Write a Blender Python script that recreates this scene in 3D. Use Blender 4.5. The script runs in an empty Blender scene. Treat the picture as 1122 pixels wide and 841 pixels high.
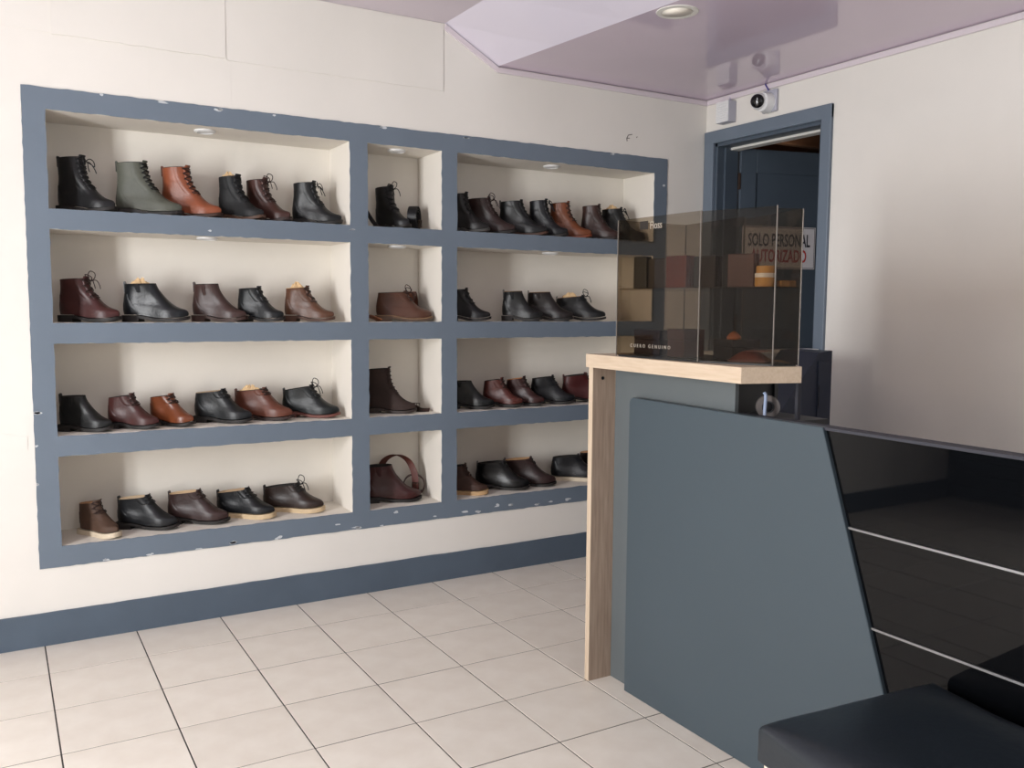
import bpy, bmesh, math, random
from mathutils import Vector, Matrix, noise
random.seed(7)
SC = bpy.context.scene
COL = SC.collection
R = math.radians

# ------------------------------------------------------------------ camera
cd = bpy.data.cameras.new('camera')
cam = bpy.data.objects.new('camera', cd); COL.objects.link(cam)
cd.sensor_fit = 'HORIZONTAL'; cd.sensor_width = 36.0; cd.lens = 31.10
cd.clip_start = 0.02
rm = Matrix(((0.86349536, 0.03774383, -0.50294251), (-0.50430431, 0.07899659, -0.85990505), (0.00727464, 0.9961601, 0.08724756)))
cam.matrix_world = Matrix.Translation((0.20657, -3.78546, 1.32300)) @ rm.to_4x4()
SC.camera = cam

# ------------------------------------------------------------------ world, lights, exposure
w = bpy.data.worlds.new('world'); SC.world = w; w.use_nodes = True
bg = w.node_tree.nodes['Background']; bg.inputs[0].default_value = (0.86, 0.93, 1.0, 1); bg.inputs[1].default_value = 1.0
def area(name, loc, target, sx, sy, power, color, spread=180):
    l = bpy.data.lights.new(name, 'AREA'); l.shape = 'RECTANGLE'; l.size = sx; l.size_y = sy
    l.energy = power; l.color = color; l.spread = R(spread)
    o = bpy.data.objects.new(name, l); COL.objects.link(o); o.location = loc
    o.rotation_euler = (Vector(target) - Vector(loc)).to_track_quat('-Z', 'Y').to_euler()
    return o
area('window_daylight', (-2.02, -2.27, 1.30), (1.4, -1.30, 1.25), .60, 2.0, 190, (0.985, 0.99, 1.0))
area('front_fill', (1.3, -5.32, 1.6), (1.2, 0.0, 1.0), 1.2, 1.5, 10, (0.92, 0.96, 1.0))  # weak fill added behind the camera, set clear of the case reflections
area('corridor_lamp', (5.0, 0.55, 2.2), (4.9, 0.2, 2.8), 0.4, 0.4, 9, (1.0, 0.72, 0.48))
SC.view_settings.view_transform = 'Standard'
SC.view_settings.look = 'None'
SC.view_settings.gamma = 1.0
SC.view_settings.use_curve_mapping = False
SC.view_settings.exposure = 0.12
SC.cycles.transparent_max_bounces = 24

# ------------------------------------------------------------------ materials
def lin(c):
    if isinstance(c, str):
        c = [int(c[i:i+2], 16) / 255 for i in (0, 2, 4)]
        c = [x / 12.92 if x <= .04045 else ((x + .055) / 1.055) ** 2.4 for x in c]
    return (c[0], c[1], c[2], 1)
MATS = {}
def mat(name, col, rough=.5, var=.0, vscale=6, bump=0, bscale=60, metal=0, spec=.5, coat=0, col2=None, stretch=None, rand=0):
    """principled + noise colour variation (col -> col2 or darker) + noise bump, object coordinates"""
    if name in MATS: return MATS[name]
    m = bpy.data.materials.new(name); m.use_nodes = True; MATS[name] = m
    nt = m.node_tree; N = nt.nodes; L = nt.links; b = N['Principled BSDF']
    b.inputs['Base Color'].default_value = lin(col); b.inputs['Roughness'].default_value = rough
    b.inputs['Metallic'].default_value = metal; b.inputs['Specular IOR Level'].default_value = spec
    if coat: b.inputs['Coat Weight'].default_value = coat; b.inputs['Coat Roughness'].default_value = .15
    tc = N.new('ShaderNodeTexCoord'); src = tc.outputs['Object']
    if stretch:
        mp = N.new('ShaderNodeMapping'); mp.inputs['Scale'].default_value = stretch
        L.new(src, mp.inputs[0]); src = mp.outputs[0]
    out = None
    if var or col2:
        nz = N.new('ShaderNodeTexNoise'); nz.inputs['Scale'].default_value = vscale; nz.inputs['Detail'].default_value = 5
        L.new(src, nz.inputs['Vector'])
        rp = N.new('ShaderNodeValToRGB'); rp.color_ramp.elements[0].position = .3; rp.color_ramp.elements[1].position = .7
        c = lin(col); rp.color_ramp.elements[1].color = c
        rp.color_ramp.elements[0].color = lin(col2) if col2 else (c[0]*(1-var), c[1]*(1-var), c[2]*(1-var), 1)
        L.new(nz.outputs['Fac'], rp.inputs[0]); out = rp.outputs[0]
    if rand:
        oi = N.new('ShaderNodeObjectInfo'); hs = N.new('ShaderNodeHueSaturation')
        mr = N.new('ShaderNodeMapRange'); mr.inputs[3].default_value = 1-rand; mr.inputs[4].default_value = 1+rand
        L.new(oi.outputs['Random'], mr.inputs[0]); L.new(mr.outputs[0], hs.inputs['Value'])
        if out: L.new(out, hs.inputs['Color'])
        else: hs.inputs['Color'].default_value = lin(col)
        out = hs.outputs[0]
    if out: L.new(out, b.inputs['Base Color'])
    if bump:
        nb = N.new('ShaderNodeTexNoise'); nb.inputs['Scale'].default_value = bscale; nb.inputs['Detail'].default_value = 4
        L.new(src, nb.inputs['Vector'])
        bp = N.new('ShaderNodeBump'); bp.inputs['Strength'].default_value = bump; bp.inputs['Distance'].default_value = .004
        L.new(nb.outputs['Fac'], bp.inputs['Height']); L.new(bp.outputs[0], b.inputs['Normal'])
    return m
def wood(name, c1, c2, stretch, rough=.5):
    return mat(name, c2, rough, col2=c1, vscale=9, stretch=stretch, bump=.08, bscale=40)
def smoked(name, tint, rough=.03):
    m = bpy.data.materials.new(name); m.use_nodes = True; nt = m.node_tree; N = nt.nodes; L = nt.links
    N.remove(N['Principled BSDF'])
    tr = N.new('ShaderNodeBsdfTransparent'); tr.inputs[0].default_value = (*tint, 1)
    gl = N.new('ShaderNodeBsdfGlossy'); gl.inputs['Roughness'].default_value = rough
    fr = N.new('ShaderNodeFresnel'); fr.inputs[0].default_value = 1.45
    ge = N.new('ShaderNodeNewGeometry'); mm = N.new('ShaderNodeMath'); mm.operation = 'MULTIPLY'; iv = N.new('ShaderNodeMath'); iv.operation = 'SUBTRACT'; iv.inputs[0].default_value = 1
    L.new(ge.outputs['Backfacing'], iv.inputs[1]); L.new(iv.outputs[0], mm.inputs[0]); L.new(fr.outputs[0], mm.inputs[1])
    mx = N.new('ShaderNodeMixShader'); L.new(mm.outputs[0], mx.inputs[0]); L.new(tr.outputs[0], mx.inputs[1]); L.new(gl.outputs[0], mx.inputs[2])
    L.new(mx.outputs[0], N['Material Output'].inputs[0]); return m

M_WALL = mat('wall_plaster', 'dfdbd4', .75, var=.05, vscale=2.5, bump=.12, bscale=25, spec=.25)
M_NICHE = mat('niche_plaster', 'e4ded4', .75, var=.05, vscale=5, bump=.15, bscale=30, spec=.25)
M_SLATE = mat('slate_blue_paint', '66727f', .5, var=.08, vscale=4, bump=.12, bscale=30)
M_BASEB = mat('baseboard_paint', '4e5b69', .5, var=.12, vscale=6, bump=.1, bscale=30)
M_CHIP = mat('bare_plaster', 'c9cdd0', .9, var=.1, vscale=60)
M_LAV = mat('lavender_panel', 'd0c0d0', .07, spec=.6, var=.03, vscale=3)
M_LAV2 = mat('pale_lavender_panel', 'd6d0dc', .3, spec=.5)
M_LAV3 = mat('upper_ceiling_paint', 'd2c8d0', .55, var=.04, vscale=3)
M_MOULD = mat('lavender_moulding', 'd3c9ce', .3)
M_TILE = mat('beige_ceramic', 'e3dcd1', .32, col2='d9d0c4', vscale=9, bump=.03, bscale=20, rand=.03)
M_GROUT = mat('dark_grout', '3f3b38', .9, var=.25, vscale=8)
M_DOOR = mat('door_paint', '47525e', .45, var=.06, vscale=5, bump=.08, bscale=30)
M_DARKROOM = mat('brown_boards', '6b4a34', .7, var=.3, vscale=4)
M_BEAM = mat('dark_beam_wood', '3a281e', .7, var=.3, vscale=8)
M_WHITE = mat('white_plastic', 'dcdcdc', .35)
M_WHITEW = mat('white_wood', 'd6d4ce', .5)
M_GREYP = mat('grey_plastic', 'a9a9b4', .45)
M_BLACKP = mat('black_plastic', '0c0c0e', .15)
M_CABLE = mat('violet_cable', '4b3f8c', .4)
M_OAK_Y = wood('pale_oak_top', 'b5a18a', 'c2b09a', (14, 1.2, 14))
M_OAK_V = wood('pale_oak_lit_edge', 'b5a18a', 'c2b09a', (14, 14, 1.0))
M_OAK_Z = wood('shaded_oak_panel', '8c7868', 'a3907f', (12, 12, .8))  # darker copy of the oak, shade of the camera-side face in its colour
M_COUNTER_GREY = mat('grey_laminate', '565c5e', .5, var=.04)
M_PANEL = mat('slate_laminate', '3c474e', .42, var=.04, vscale=3)
M_BLKGLASS = mat('black_glass', '08090b', .03, spec=.26)
M_STEEL = mat('brushed_steel', '8e8e8e', .45, metal=1)
M_DARKIN = mat('dark_laminate', '17191d', .5)
M_LEDGE = mat('ledge_grey', '3a3a40', .7, spec=.2)
M_NAVY = mat('navy_paint', '1b2436', .45, var=.1)
M_LEATHERB = mat('black_leatherette', '151d24', .34, bump=.2, bscale=45, spec=.6)
M_PATTERN = mat('gold_print_fabric', 'e4dccb', .7, col2='8a5a24', vscale=38)
M_SMOKE = smoked('smoked_acrylic', (.73, .685, .625))
M_EDGE = mat('acrylic_edge', '6e6862', .25)
M_LETTER = mat('cream_lettering', '9a9185', .7)
M_LENS = mat('frosted_lens', 'f0e9dc', .35)

# ------------------------------------------------------------------ object helpers
def tag(o, label=None, cat=None, group=None, kind=None):
    if label: o['label'] = label
    if cat: o['category'] = cat
    if group: o['group'] = group
    if kind: o['kind'] = kind
    return o
def thing(name, label, cat, loc=(0, 0, 0), rotz=0, group=None, kind=None):
    o = bpy.data.objects.new(name, None); COL.objects.link(o); o.empty_display_size = .05
    o.location = loc; o.rotation_euler = (0, 0, rotz)
    return tag(o, label, cat, group, kind)
class MB:
    """collects geometry for ONE mesh object"""
    def __init__(s): s.v = []; s.f = []
    def add(s, v, f):
        n = len(s.v); s.v += [tuple(p) for p in v]; s.f += [tuple(i + n for i in q) for q in f]; return s
    def box(s, x0, x1, y0, y1, z0, z1, b=0):
        if b <= 0:
            v = [(x, y, z) for x in (x0, x1) for y in (y0, y1) for z in (z0, z1)]
            return s.add(v, [(0, 1, 3, 2), (4, 6, 7, 5), (0, 4, 5, 1), (2, 3, 7, 6), (0, 2, 6, 4), (1, 5, 7, 3)])
        bm = bmesh.new(); bmesh.ops.create_cube(bm, size=1)
        for q in bm.verts: q.co = Vector(((x0+x1)/2 + q.co.x*(x1-x0), (y0+y1)/2 + q.co.y*(y1-y0), (z0+z1)/2 + q.co.z*(z1-z0)))
        bmesh.ops.bevel(bm, geom=bm.edges[:], offset=b, segments=2, affect='EDGES', profile=.5)
        bm.verts.index_update(); s.add([q.co for q in bm.verts], [[q.index for q in f.verts] for f in bm.faces]); bm.free(); return s
    def prism(s, poly, z0, z1):
        n = len(poly); v = [(p[0], p[1], z0) for p in poly] + [(p[0], p[1], z1) for p in poly]
        return s.add(v, [tuple(range(n))[::-1], tuple(range(n, 2*n))] + [(i, (i+1) % n, n+(i+1) % n, n+i) for i in range(n)])
    def extr(s, poly, axis, a, b):
        """poly in the plane across axis (0: y,z  1: x,z), extruded a..b"""
        n = len(poly); g = (lambda p, t: (t, p[0], p[1])) if axis == 0 else (lambda p, t: (p[0], t, p[1]))
        v = [g(p, a) for p in poly] + [g(p, b) for p in poly]
        return s.add(v, [tuple(range(n))[::-1], tuple(range(n, 2*n))] + [(i, (i+1) % n, n+(i+1) % n, n+i) for i in range(n)])
    def tube(s, pts, r, n=6):
        pts = [Vector(p) for p in pts]; V = []; F = []
        up = Vector((.3, .2, 1)).normalized()
        for i, p in enumerate(pts):
            d = (pts[min(i+1, len(pts)-1)] - pts[max(i-1, 0)]).normalized()
            a = d.cross(up)
            if a.length < .05: a = d.cross(Vector((1, 0, 0)))
            a.normalize(); b = d.cross(a); up = b if False else up
            for k in range(n):
                t = 2*math.pi*k/n; V.append(p + a*(r*math.cos(t)) + b*(r*math.sin(t)))
        for i in range(len(pts)-1):
            for k in range(n): F.append((i*n+k, i*n+(k+1) % n, (i+1)*n+(k+1) % n, (i+1)*n+k))
        F += [tuple(range(n))[::-1], tuple(range((len(pts)-1)*n, len(pts)*n))]
        return s.add(V, F)
    def lathe(s, prof, axis='z', n=24, o=(0, 0, 0)):
        """prof: list of (radius, height); revolve"""
        V = []; F = []
        for r, h in prof:
            for k in range(n):
                t = 2*math.pi*k/n; c, d = r*math.cos(t), r*math.sin(t)
                V.append({'z': (c, d, h), 'x': (h, c, d), 'y': (c, h, d)}[axis])
        V = [(p[0]+o[0], p[1]+o[1], p[2]+o[2]) for p in V]
        for i in range(len(prof)-1):
            for k in range(n): F.append((i*n+k, i*n+(k+1) % n, (i+1)*n+(k+1) % n, (i+1)*n+k))
        F += [tuple(range(n))[::-1], tuple(range((len(prof)-1)*n, len(prof)*n))]
        return s.add(V, F)
    def ribbon(s, pts, wdir, width, th):
        pts = [Vector(p) for p in pts]; wd = Vector(wdir).normalized(); V = []; F = []
        for i, p in enumerate(pts):
            d = (pts[min(i+1, len(pts)-1)] - pts[max(i-1, 0)]).normalized(); nn = d.cross(wd).normalized()
            for a, b in ((-1, -1), (1, -1), (1, 1), (-1, 1)): V.append(p + wd*(a*width/2) + nn*(b*th/2))
        for i in range(len(pts)-1):
            for k in range(4): F.append((i*4+k, i*4+(k+1) % 4, i*4+4+(k+1) % 4, i*4+4+k))
        F += [(3, 2, 1, 0), tuple(range(len(pts)*4-4, len(pts)*4))]
        return s.add(V, F)
    def build(s, name, m, parent=None, off=None, smooth=False, angle=None):
        me = bpy.data.meshes.new(name)
        v = s.v if off is None else [(p[0]-off[0], p[1]-off[1], p[2]-off[2]) for p in s.v]
        me.from_pydata(v, [], s.f); me.validate()
        bm = bmesh.new(); bm.from_mesh(me); bmesh.ops.recalc_face_normals(bm, faces=bm.faces[:]); bm.to_mesh(me); bm.free()
        if m: me.materials.append(m)
        if smooth:
            me.shade_smooth()
            if angle: me.set_sharp_from_angle(angle=R(angle))
        o = bpy.data.objects.new(name, me); COL.objects.link(o)
        if parent: o.parent = parent
        return o
def struct(name, mb, m, parent=None, **k):
    o = mb.build(name, m, parent, **k)
    if parent is None: o['kind'] = 'structure'
    return o
def text(name, body, size, m, parent, mw, extrude=.0006, xs=1.0, bold=0, space=1.0):
    c = bpy.data.curves.new(name, 'FONT'); c.body = body; c.size = size; c.extrude = extrude
    c.align_x = 'CENTER'; c.align_y = 'CENTER'; c.offset = bold; c.resolution_u = 3; c.space_character = space
    t = bpy.data.objects.new(name + '_curve', c); COL.objects.link(t)
    dg = bpy.context.evaluated_depsgraph_get(); me = bpy.data.meshes.new_from_object(t.evaluated_get(dg))
    bpy.data.objects.remove(t); bpy.data.curves.remove(c)
    me.transform(mw @ Matrix.Diagonal((xs, 1, 1, 1))); me.materials.clear(); me.materials.append(m); me.name = name
    o = bpy.data.objects.new(name, me); COL.objects.link(o); o.parent = parent
    return o
def basis(o, ex, ey):
    ex = Vector(ex).normalized(); ey = Vector(ey).normalized(); ez = ex.cross(ey)
    return Matrix.Translation(o) @ Matrix((ex, ey, ez)).transposed().to_4x4()

# ------------------------------------------------------------------ room shell
XL, XR, YF, ZT = -1.9, 3.658, -5.2, 2.72
O0, O1, OB, OT = .3222, 3.3824, .3036, 2.1206
wb = MB()
wb.box(XL-.15, O0, 0, .32, 0, ZT); wb.box(O1, XR+.12, 0, .32, 0, ZT)
wb.box(O0, O1, 0, .32, 0, OB); wb.box(O0, O1, 0, .32, OT, ZT); wb.box(O0, O1, .285, .32, OB, OT)
wall_back = struct('wall_back', wb, M_WALL)
# plaster boards standing a few millimetres proud above the shelf unit, with an uneven lower edge and open joints
def board(x0, x1, z0, z1, t):
    xs = [x0 + (x1-x0)*i/14 for i in range(15)]
    poly = [(x, z0 + random.uniform(-.002, .002)) for x in xs] + [(x1, z1), (x0, z1)]
    MB().extr(poly, 1, -t, .002).build('plaster_board', M_WALL, wall_back)
board(XL+.01, .43, 2.322, 2.612, .002); board(.4302, 1.06, 2.318, 2.612, .006); board(1.0602, 2.04, 2.312, 2.612, .0035)
board(.345, .765, 2.124, 2.3135, .0006); board(.7652, 1.080, 2.122, 2.311, .0011); board(1.0802, 2.425, 2.119, 2.303, .0006)
MB().extr([(XL+.02, .78), (.20, .775), (.298, .772), (.300, .82), (.21, .838), (XL+.02, .842)], 1, -.0015, .002).build('plaster_ridge', M_WALL, wall_back)
mk = MB()
for pts in ([(3.105, 2.205), (3.115, 2.222), (3.14, 2.228)], [(3.105, 2.205), (3.125, 2.207)], [(3.108, 2.19), (3.105, 2.205)], [(3.17, 2.215), (3.174, 2.219)]):
    mk.tube([(x, -.0015, z) for x, z in pts], .0022, 5)
mk.build('scuff_mark', mat('scuff_grey', '6b6660', .8), wall_back)

# right wall with the doorway to the back room
DY0, DY1, DZ = -.072, -.812, 2.222
wr = MB()
wr.box(XR, XR+.12, DY0, .3, 0, ZT); wr.box(XR, XR+.12, DY1, DY0, DZ, ZT); wr.box(XR, XR+.12, YF-.15, DY1, 0, ZT)
struct('wall_right', wr, M_WALL)
# left wall with the shop window
wl = MB(); WY0, WY1, WZ0, WZ1 = -1.94, -2.60, .28, 2.32
wl.box(XL-.15, XL, WY0, .3, 0, ZT); wl.box(XL-.15, XL, YF-.15, WY1, 0, ZT); wl.box(XL-.15, XL, WY1, WY0, WZ1, ZT); wl.box(XL-.15, XL, WY1, WY0, 0, WZ0)
struct('wall_left', wl, M_WALL)
wf = MB(); wf.box(XL, .65, YF-.15, YF, 0, ZT); wf.box(1.95, XR, YF-.15, YF, 0, ZT); wf.box(.65, 1.95, YF-.15, YF, 2.4, ZT); wf.box(.65, 1.95, YF-.15, YF, 0, .8)
struct('wall_front', wf, M_WALL)
fr = thing('window_1', None, None, (XL, (WY0+WY1)/2, WZ0), kind='structure')
def winpart(n, x0, x1, y0, y1, z0, z1): MB().box(x0, x1, y0, y1, z0, z1, .004).build(n, M_BASEB, fr, off=fr.location)
for y in (WY0-.02, WY1+.02, (WY0+WY1)/2): winpart('window_frame', XL-.09, XL-.03, y-.02, y+.02, WZ0, WZ1)
for z in (WZ0+.02, WZ1-.02): winpart('window_rail', XL-.09, XL-.03, WY1, WY0, z-.02, z+.02)
lp = MB()
for k in range(6): lp.box(XL, XL+.02, -1.9, -.012, .02+k*.092, .105+k*.092)
struct('trim_3', lp, M_BASEB)
# floor: grout bed and single tiles
T = .33; YG = .0269
struct('floor', MB().box(XL-.15, XR+.12, YF-.15, .3, -.06, -.0013), M_GROUT)
floor = bpy.data.objects['floor']
tiles = {}
def tile_mesh(x0, x1, y0, y1):
    key = (round(x1-x0, 3), round(y1-y0, 3))
    if key not in tiles:
        a, b = (x1-x0)/2, (y1-y0)/2; c = .0005
        v = [(-a, -b, -.003), (a, -b, -.003), (a, b, -.003), (-a, b, -.003), (-a, -b, -.0006), (a, -b, -.0006), (a, b, -.0006), (-a, b, -.0006),
             (-a+c, -b+c, 0), (a-c, -b+c, 0), (a-c, b-c, 0), (-a+c, b-c, 0)]
        f = [(8, 9, 10, 11)] + [(i, (i+1) % 4, 4+(i+1) % 4, 4+i) for i in range(4)] + [(4+i, 4+(i+1) % 4, 8+(i+1) % 4, 8+i) for i in range(4)]
        me = bpy.data.meshes.new('tile'); me.from_pydata(v, [], f); me.materials.append(M_TILE); tiles[key] = me
    return tiles[key]
g = .0024
for i in range(-6, 12):
    for j in range(-1, 16):
        x0, x1 = max(i*T, XL) + g, min((i+1)*T, XR) - g
        y1, y0 = min(YG - j*T, -.001) - g, max(YG - (j+1)*T, YF) + g
        if x1-x0 < .02 or y1-y0 < .02: continue
        o = bpy.data.objects.new('tile', tile_mesh(x0, x1, y0, y1)); COL.objects.link(o); o.parent = floor
        o.location = ((x0+x1)/2, (y0+y1)/2, random.uniform(-.0004, .0004))
# ceiling: upper plaster, sloping pale strip, glossy lavender soffit
up = lambda y: 2.047 - .008*y; lo = lambda y: 2.327 - .1095*y
ZU, ZS = 2.616, 2.462
struct('ceiling', MB().prism([(lo(0), 0), (lo(YF), YF), (XR, YF), (XR, 0)], ZS, ZS+.02), M_LAV)
sl = MB(); n = 12; V = []
for i in range(n+1):
    y = YF*i/n; V += [(up(y), y, ZU), (lo(y), y, ZS), (up(y)+.01, y, ZU+.02), (lo(y)+.01, y, ZS+.02)]
sl.add(V, [q for i in range(n) for q in ((4*i, 4*i+1, 4*i+5, 4*i+4), (4*i+2, 4*i+6, 4*i+7, 4*i+3))])
struct('ceiling', sl, M_LAV2)
struct('ceiling', MB().prism([(XL, 0), (XL, YF), (up(YF), YF), (up(0), 0)], ZU, ZU+.02), M_LAV3)
struct('ceiling', MB().box(XL-.15, XR+.12, YF-.15, .32, ZT, ZT+.08), M_LAV3)
struct('trim_1', MB().box(lo(0), XR, -.012, 0, ZS-.030, ZS-.004, .003).extr([(2.047, ZU-.03), (2.047, ZU-.004), (lo(0), ZS-.004), (lo(0), ZS-.03)], 1, -.012, 0), M_MOULD)
struct('trim_2', MB().box(XR-.012, XR, YF, -.012, ZS-.030, ZS-.004, .003), M_MOULD)
# baseboards: wavy hand-painted upper edge
def wavy(x0, x1, z, n, amp): return [(x0 + (x1-x0)*i/n, z + random.uniform(-amp, amp)) for i in range(n+1)]
struct('baseboard_back', MB().extr([(XL, 0), (XR, 0)] + wavy(XR, XL, .131, 90, .0015), 1, -.009, 0), M_BASEB)
struct('baseboard_right', MB().box(XR-.009, XR, YF, -.88, 0, .131), M_BASEB)
# doorway: casing, jambs, open leaf
dr = thing('door_1', None, None, (XR, -.44, 0), kind='structure')
dp = lambda n, mb, m=M_SLATE, **k: mb.build(n, m, dr, off=dr.location, **k)
dp('casing', MB().box(XR-.018, XR+.001, DY0-.004, -.004, 0, 2.285, .004)); dp('casing', MB().box(XR-.018, XR+.001, -.868, DY1+.004, 0, 2.285, .004))
dp('casing', MB().box(XR-.0185, XR+.001, -.868, -.004, DZ-.004, 2.286, .004))
dp('jamb', MB().box(XR, XR+.14, DY0-.022, DY0, 0, DZ, .002).box(XR+.05, XR+.14, DY0-.034, DY0-.022, 0, DZ-.02), M_DOOR)
dp('jamb', MB().box(XR, XR+.14, DY1, DY1+.022, 0, DZ, .002), M_DOOR)
dp('jamb', MB().box(XR, XR+.14, DY1, DY0, DZ-.022, DZ, .002), M_DOOR)
dp('door_stop', MB().box(XR+.085, XR+.142, DY1+.02, DY0-.03, DZ-.034, DZ-.022), M_WHITEW)
leaf_dir = Vector((.97, -.243, 0)).normalized(); leaf_n = Vector((-leaf_dir.y, leaf_dir.x, 0))
H0 = Vector((3.815, -.112, 0))
LW, LH, LT = .70, 2.205, .036
def leafbox(u0, u1, v0, v1, z0, z1):
    m = MB().box(u0, u1, v0, v1, z0, z1, .003)
    m.v = [tuple(H0 + leaf_dir*p[0] + leaf_n*p[1] + Vector((0, 0, p[2]))) for p in m.v]; return m
# v: 0 is the face towards the shop, +v goes back
dp('door_leaf', leafbox(0, LW, .010, LT, .01, LH), M_DOOR)
leaf = [o for o in dr.children if o.name.startswith('door_leaf')][0]
def leafpart(n, mb, m=M_DOOR): 
    o = mb.build(n, m, leaf, off=dr.location); return o
for u0, u1, z0, z1 in ((0, .10, .01, LH), (LW-.10, LW, .01, LH), (.10, LW-.10, LH-.13, LH), (.10, LW-.10, .95, 1.10), (.10, LW-.10, .01, .22)):
    leafpart('leaf_rail', leafbox(u0+.0005, u1-.0005, 0, .0105, z0, z1))
for z in (.3, 1.2, 1.98): leafpart('hinge', leafbox(-.012, .002, -.004, .012, z, z+.09), M_BEAM)
# back room beyond the doorway
bx0, bx1, by0, by1 = XR+.12, 6.4, -1.9, 1.1
struct('wall_beyond_door', MB().box(bx1, bx1+.1, by0, by1, 0, 2.9).box(bx0, bx1, by1, by1+.1, 0, 2.9).box(bx0, bx1, by0-.1, by0, 0, 2.9), M_DARKROOM)
struct('floor', MB().box(bx0, bx1, by0, by1, -.06, 0), M_GROUT)
rb = struct('ceiling', MB().box(bx0, bx1, by0, by1, 2.75, 2.8), M_DARKROOM)
for k in range(5): MB().box(bx0+.35+k*.5, bx0+.45+k*.5, by0, by1, 2.60, 2.75, .006).build('beam', M_BEAM, rb)
for k in range(3): MB().box(bx0, bx1, -.2+k*.5, -.12+k*.5, 2.50, 2.60, .006).build('beam', M_BEAM, rb)

# ------------------------------------------------------------------ built-in shelf unit
XB = [O0, .4002, 1.5843, 1.6667, 2.0323, 2.1120, 3.2959, O1]
ZR = {1: (1.6771, 2.0409), 2: (1.2482, 1.6011), 3: (.8138, 1.1692), 4: (.3844, .7347)}
ZB = [OB] + [z for r in (4, 3, 2, 1) for z in ZR[r]] + [OT]
unit = thing('wall_shelf_unit', 'slate blue painted built-in wall shelf with twelve white niches full of shoes', 'shelf', (1.85, 0, OB))
def frame_mesh():
    fx = []; fz = []
    for i in range(7):
        n = max(2, int((XB[i+1]-XB[i])/.025)); fx += [(XB[i] + (XB[i+1]-XB[i])*k/n, i, k == 0) for k in range(n)]
    fx.append((XB[7], 7, True))
    for i in range(9):
        n = max(2, int((ZB[i+1]-ZB[i])/.025)); fz += [(ZB[i] + (ZB[i+1]-ZB[i])*k/n, i, k == 0) for k in range(n)]
    fz.append((ZB[9], 9, True))
    idx = {}; V = []; F = []
    def vert(a, b):
        if (a, b) not in idx:
            x, xi, xe = fx[a]; z, zi, ze = fz[b]
            jx = random.uniform(-.0016, .0016) if xe else 0; jz = random.uniform(-.0016, .0016) if ze else 0
            idx[(a, b)] = len(V); V.append((x+jx, -.005, z+jz))
        return idx[(a, b)]
    for a in range(len(fx)-1):
        for b in range(len(fz)-1):
            if fx[a][1] % 2 == 1 and fz[b][1] % 2 == 1: continue
            F.append((vert(a, b), vert(a+1, b), vert(a+1, b+1), vert(a, b+1)))
    bm = bmesh.new(); vs = [bm.verts.new(v) for v in V]
    for f in F: bm.faces.new([vs[i] for i in f])
    r = bmesh.ops.extrude_face_region(bm, geom=bm.faces[:])
    for v in [q for q in r['geom'] if isinstance(q, bmesh.types.BMVert)]: v.co.y += .0055
    bmesh.ops.recalc_face_normals(bm, faces=bm.faces[:])
    me = bpy.data.meshes.new('face_frame'); bm.to_mesh(me); bm.free(); me.materials.append(M_SLATE)
    o = bpy.data.objects.new('face_frame', me); COL.objects.link(o); o.parent = unit
    me.transform(Matrix.Translation(-unit.location)); return o
ff = frame_mesh()
ND = .27
for r in (1, 2, 3, 4):
    z0, z1 = ZR[r]
    for c in (0, 1, 2):
        x0, x1 = XB[1+2*c], XB[2+2*c]; t = .006; q = .0015
        m = MB()
        m.box(x0-t, x1+t, .0, ND+t, z0-t, z0).box(x0-t, x1+t, 0, ND+t, z1, z1+t)
        m.box(x0-t, x0, 0, ND+t, z0, z1).box(x1, x1+t, 0, ND+t, z0, z1).box(x0, x1, ND, ND+t, z0, z1)
        nl = m.build('niche', M_NICHE, unit, off=unit.location)
        if r < 3:
            lx = (x0+x1)/2 if c != 1 else (x0+x1)/2
            ll = MB().lathe([(.043, z1), (.043, z1-.006), (.033, z1-.010), (.030, z1-.006)], n=20, o=(lx, .10, 0)).build('niche_spotlight', M_WHITE, nl, off=unit.location, smooth=True, angle=40)
# paint chips along the hand-painted edges
chips = MB()
for x, z in [(1.6, .313), (1.714, .309), (1.798, .359), (1.993, .318), (2.161, .322), (2.226, .318), (2.336, .335), (2.422, .328), (2.581, .320), (2.652, .322), (2.757, .322), (.545, .309), (.718, .308), (.898, .308), (1.044, .316), (1.248, .31), (1.523, .339), (1.603, .312),
             (.584, 2.116), (.817, 2.114), (1.033, 2.113), (1.264, 2.114), (1.737, 2.112), (2.156, 2.113), (3.002, 2.112), (.326, .911), (.328, .783), (.327, .631), (2.9, .325), (3.05, .315), (3.37, 1.98), (1.59, 1.66), (.99, 1.62)]:
    for _ in range(random.choice((1, 2, 2))):
        cx = x + random.uniform(-.012, .012); cz = z + random.uniform(-.004, .004); rx = random.uniform(.007, .022); rz = random.uniform(.003, .008)
        poly = [(cx + rx*math.cos(a)*random.uniform(.5, 1.1), cz + rz*math.sin(a)*random.uniform(.5, 1.1)) for a in [k*math.pi/4 for k in range(8)]]
        poly = [(min(max(px, O0+.0005), O1-.0005), min(max(pz, OB+.0005), OT-.0005)) for px, pz in poly]
        chips.extr(poly, 1, -.0054, -.0046)
tag(chips.build('paint_chips', M_CHIP, unit, off=unit.location), kind='stuff')

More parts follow.
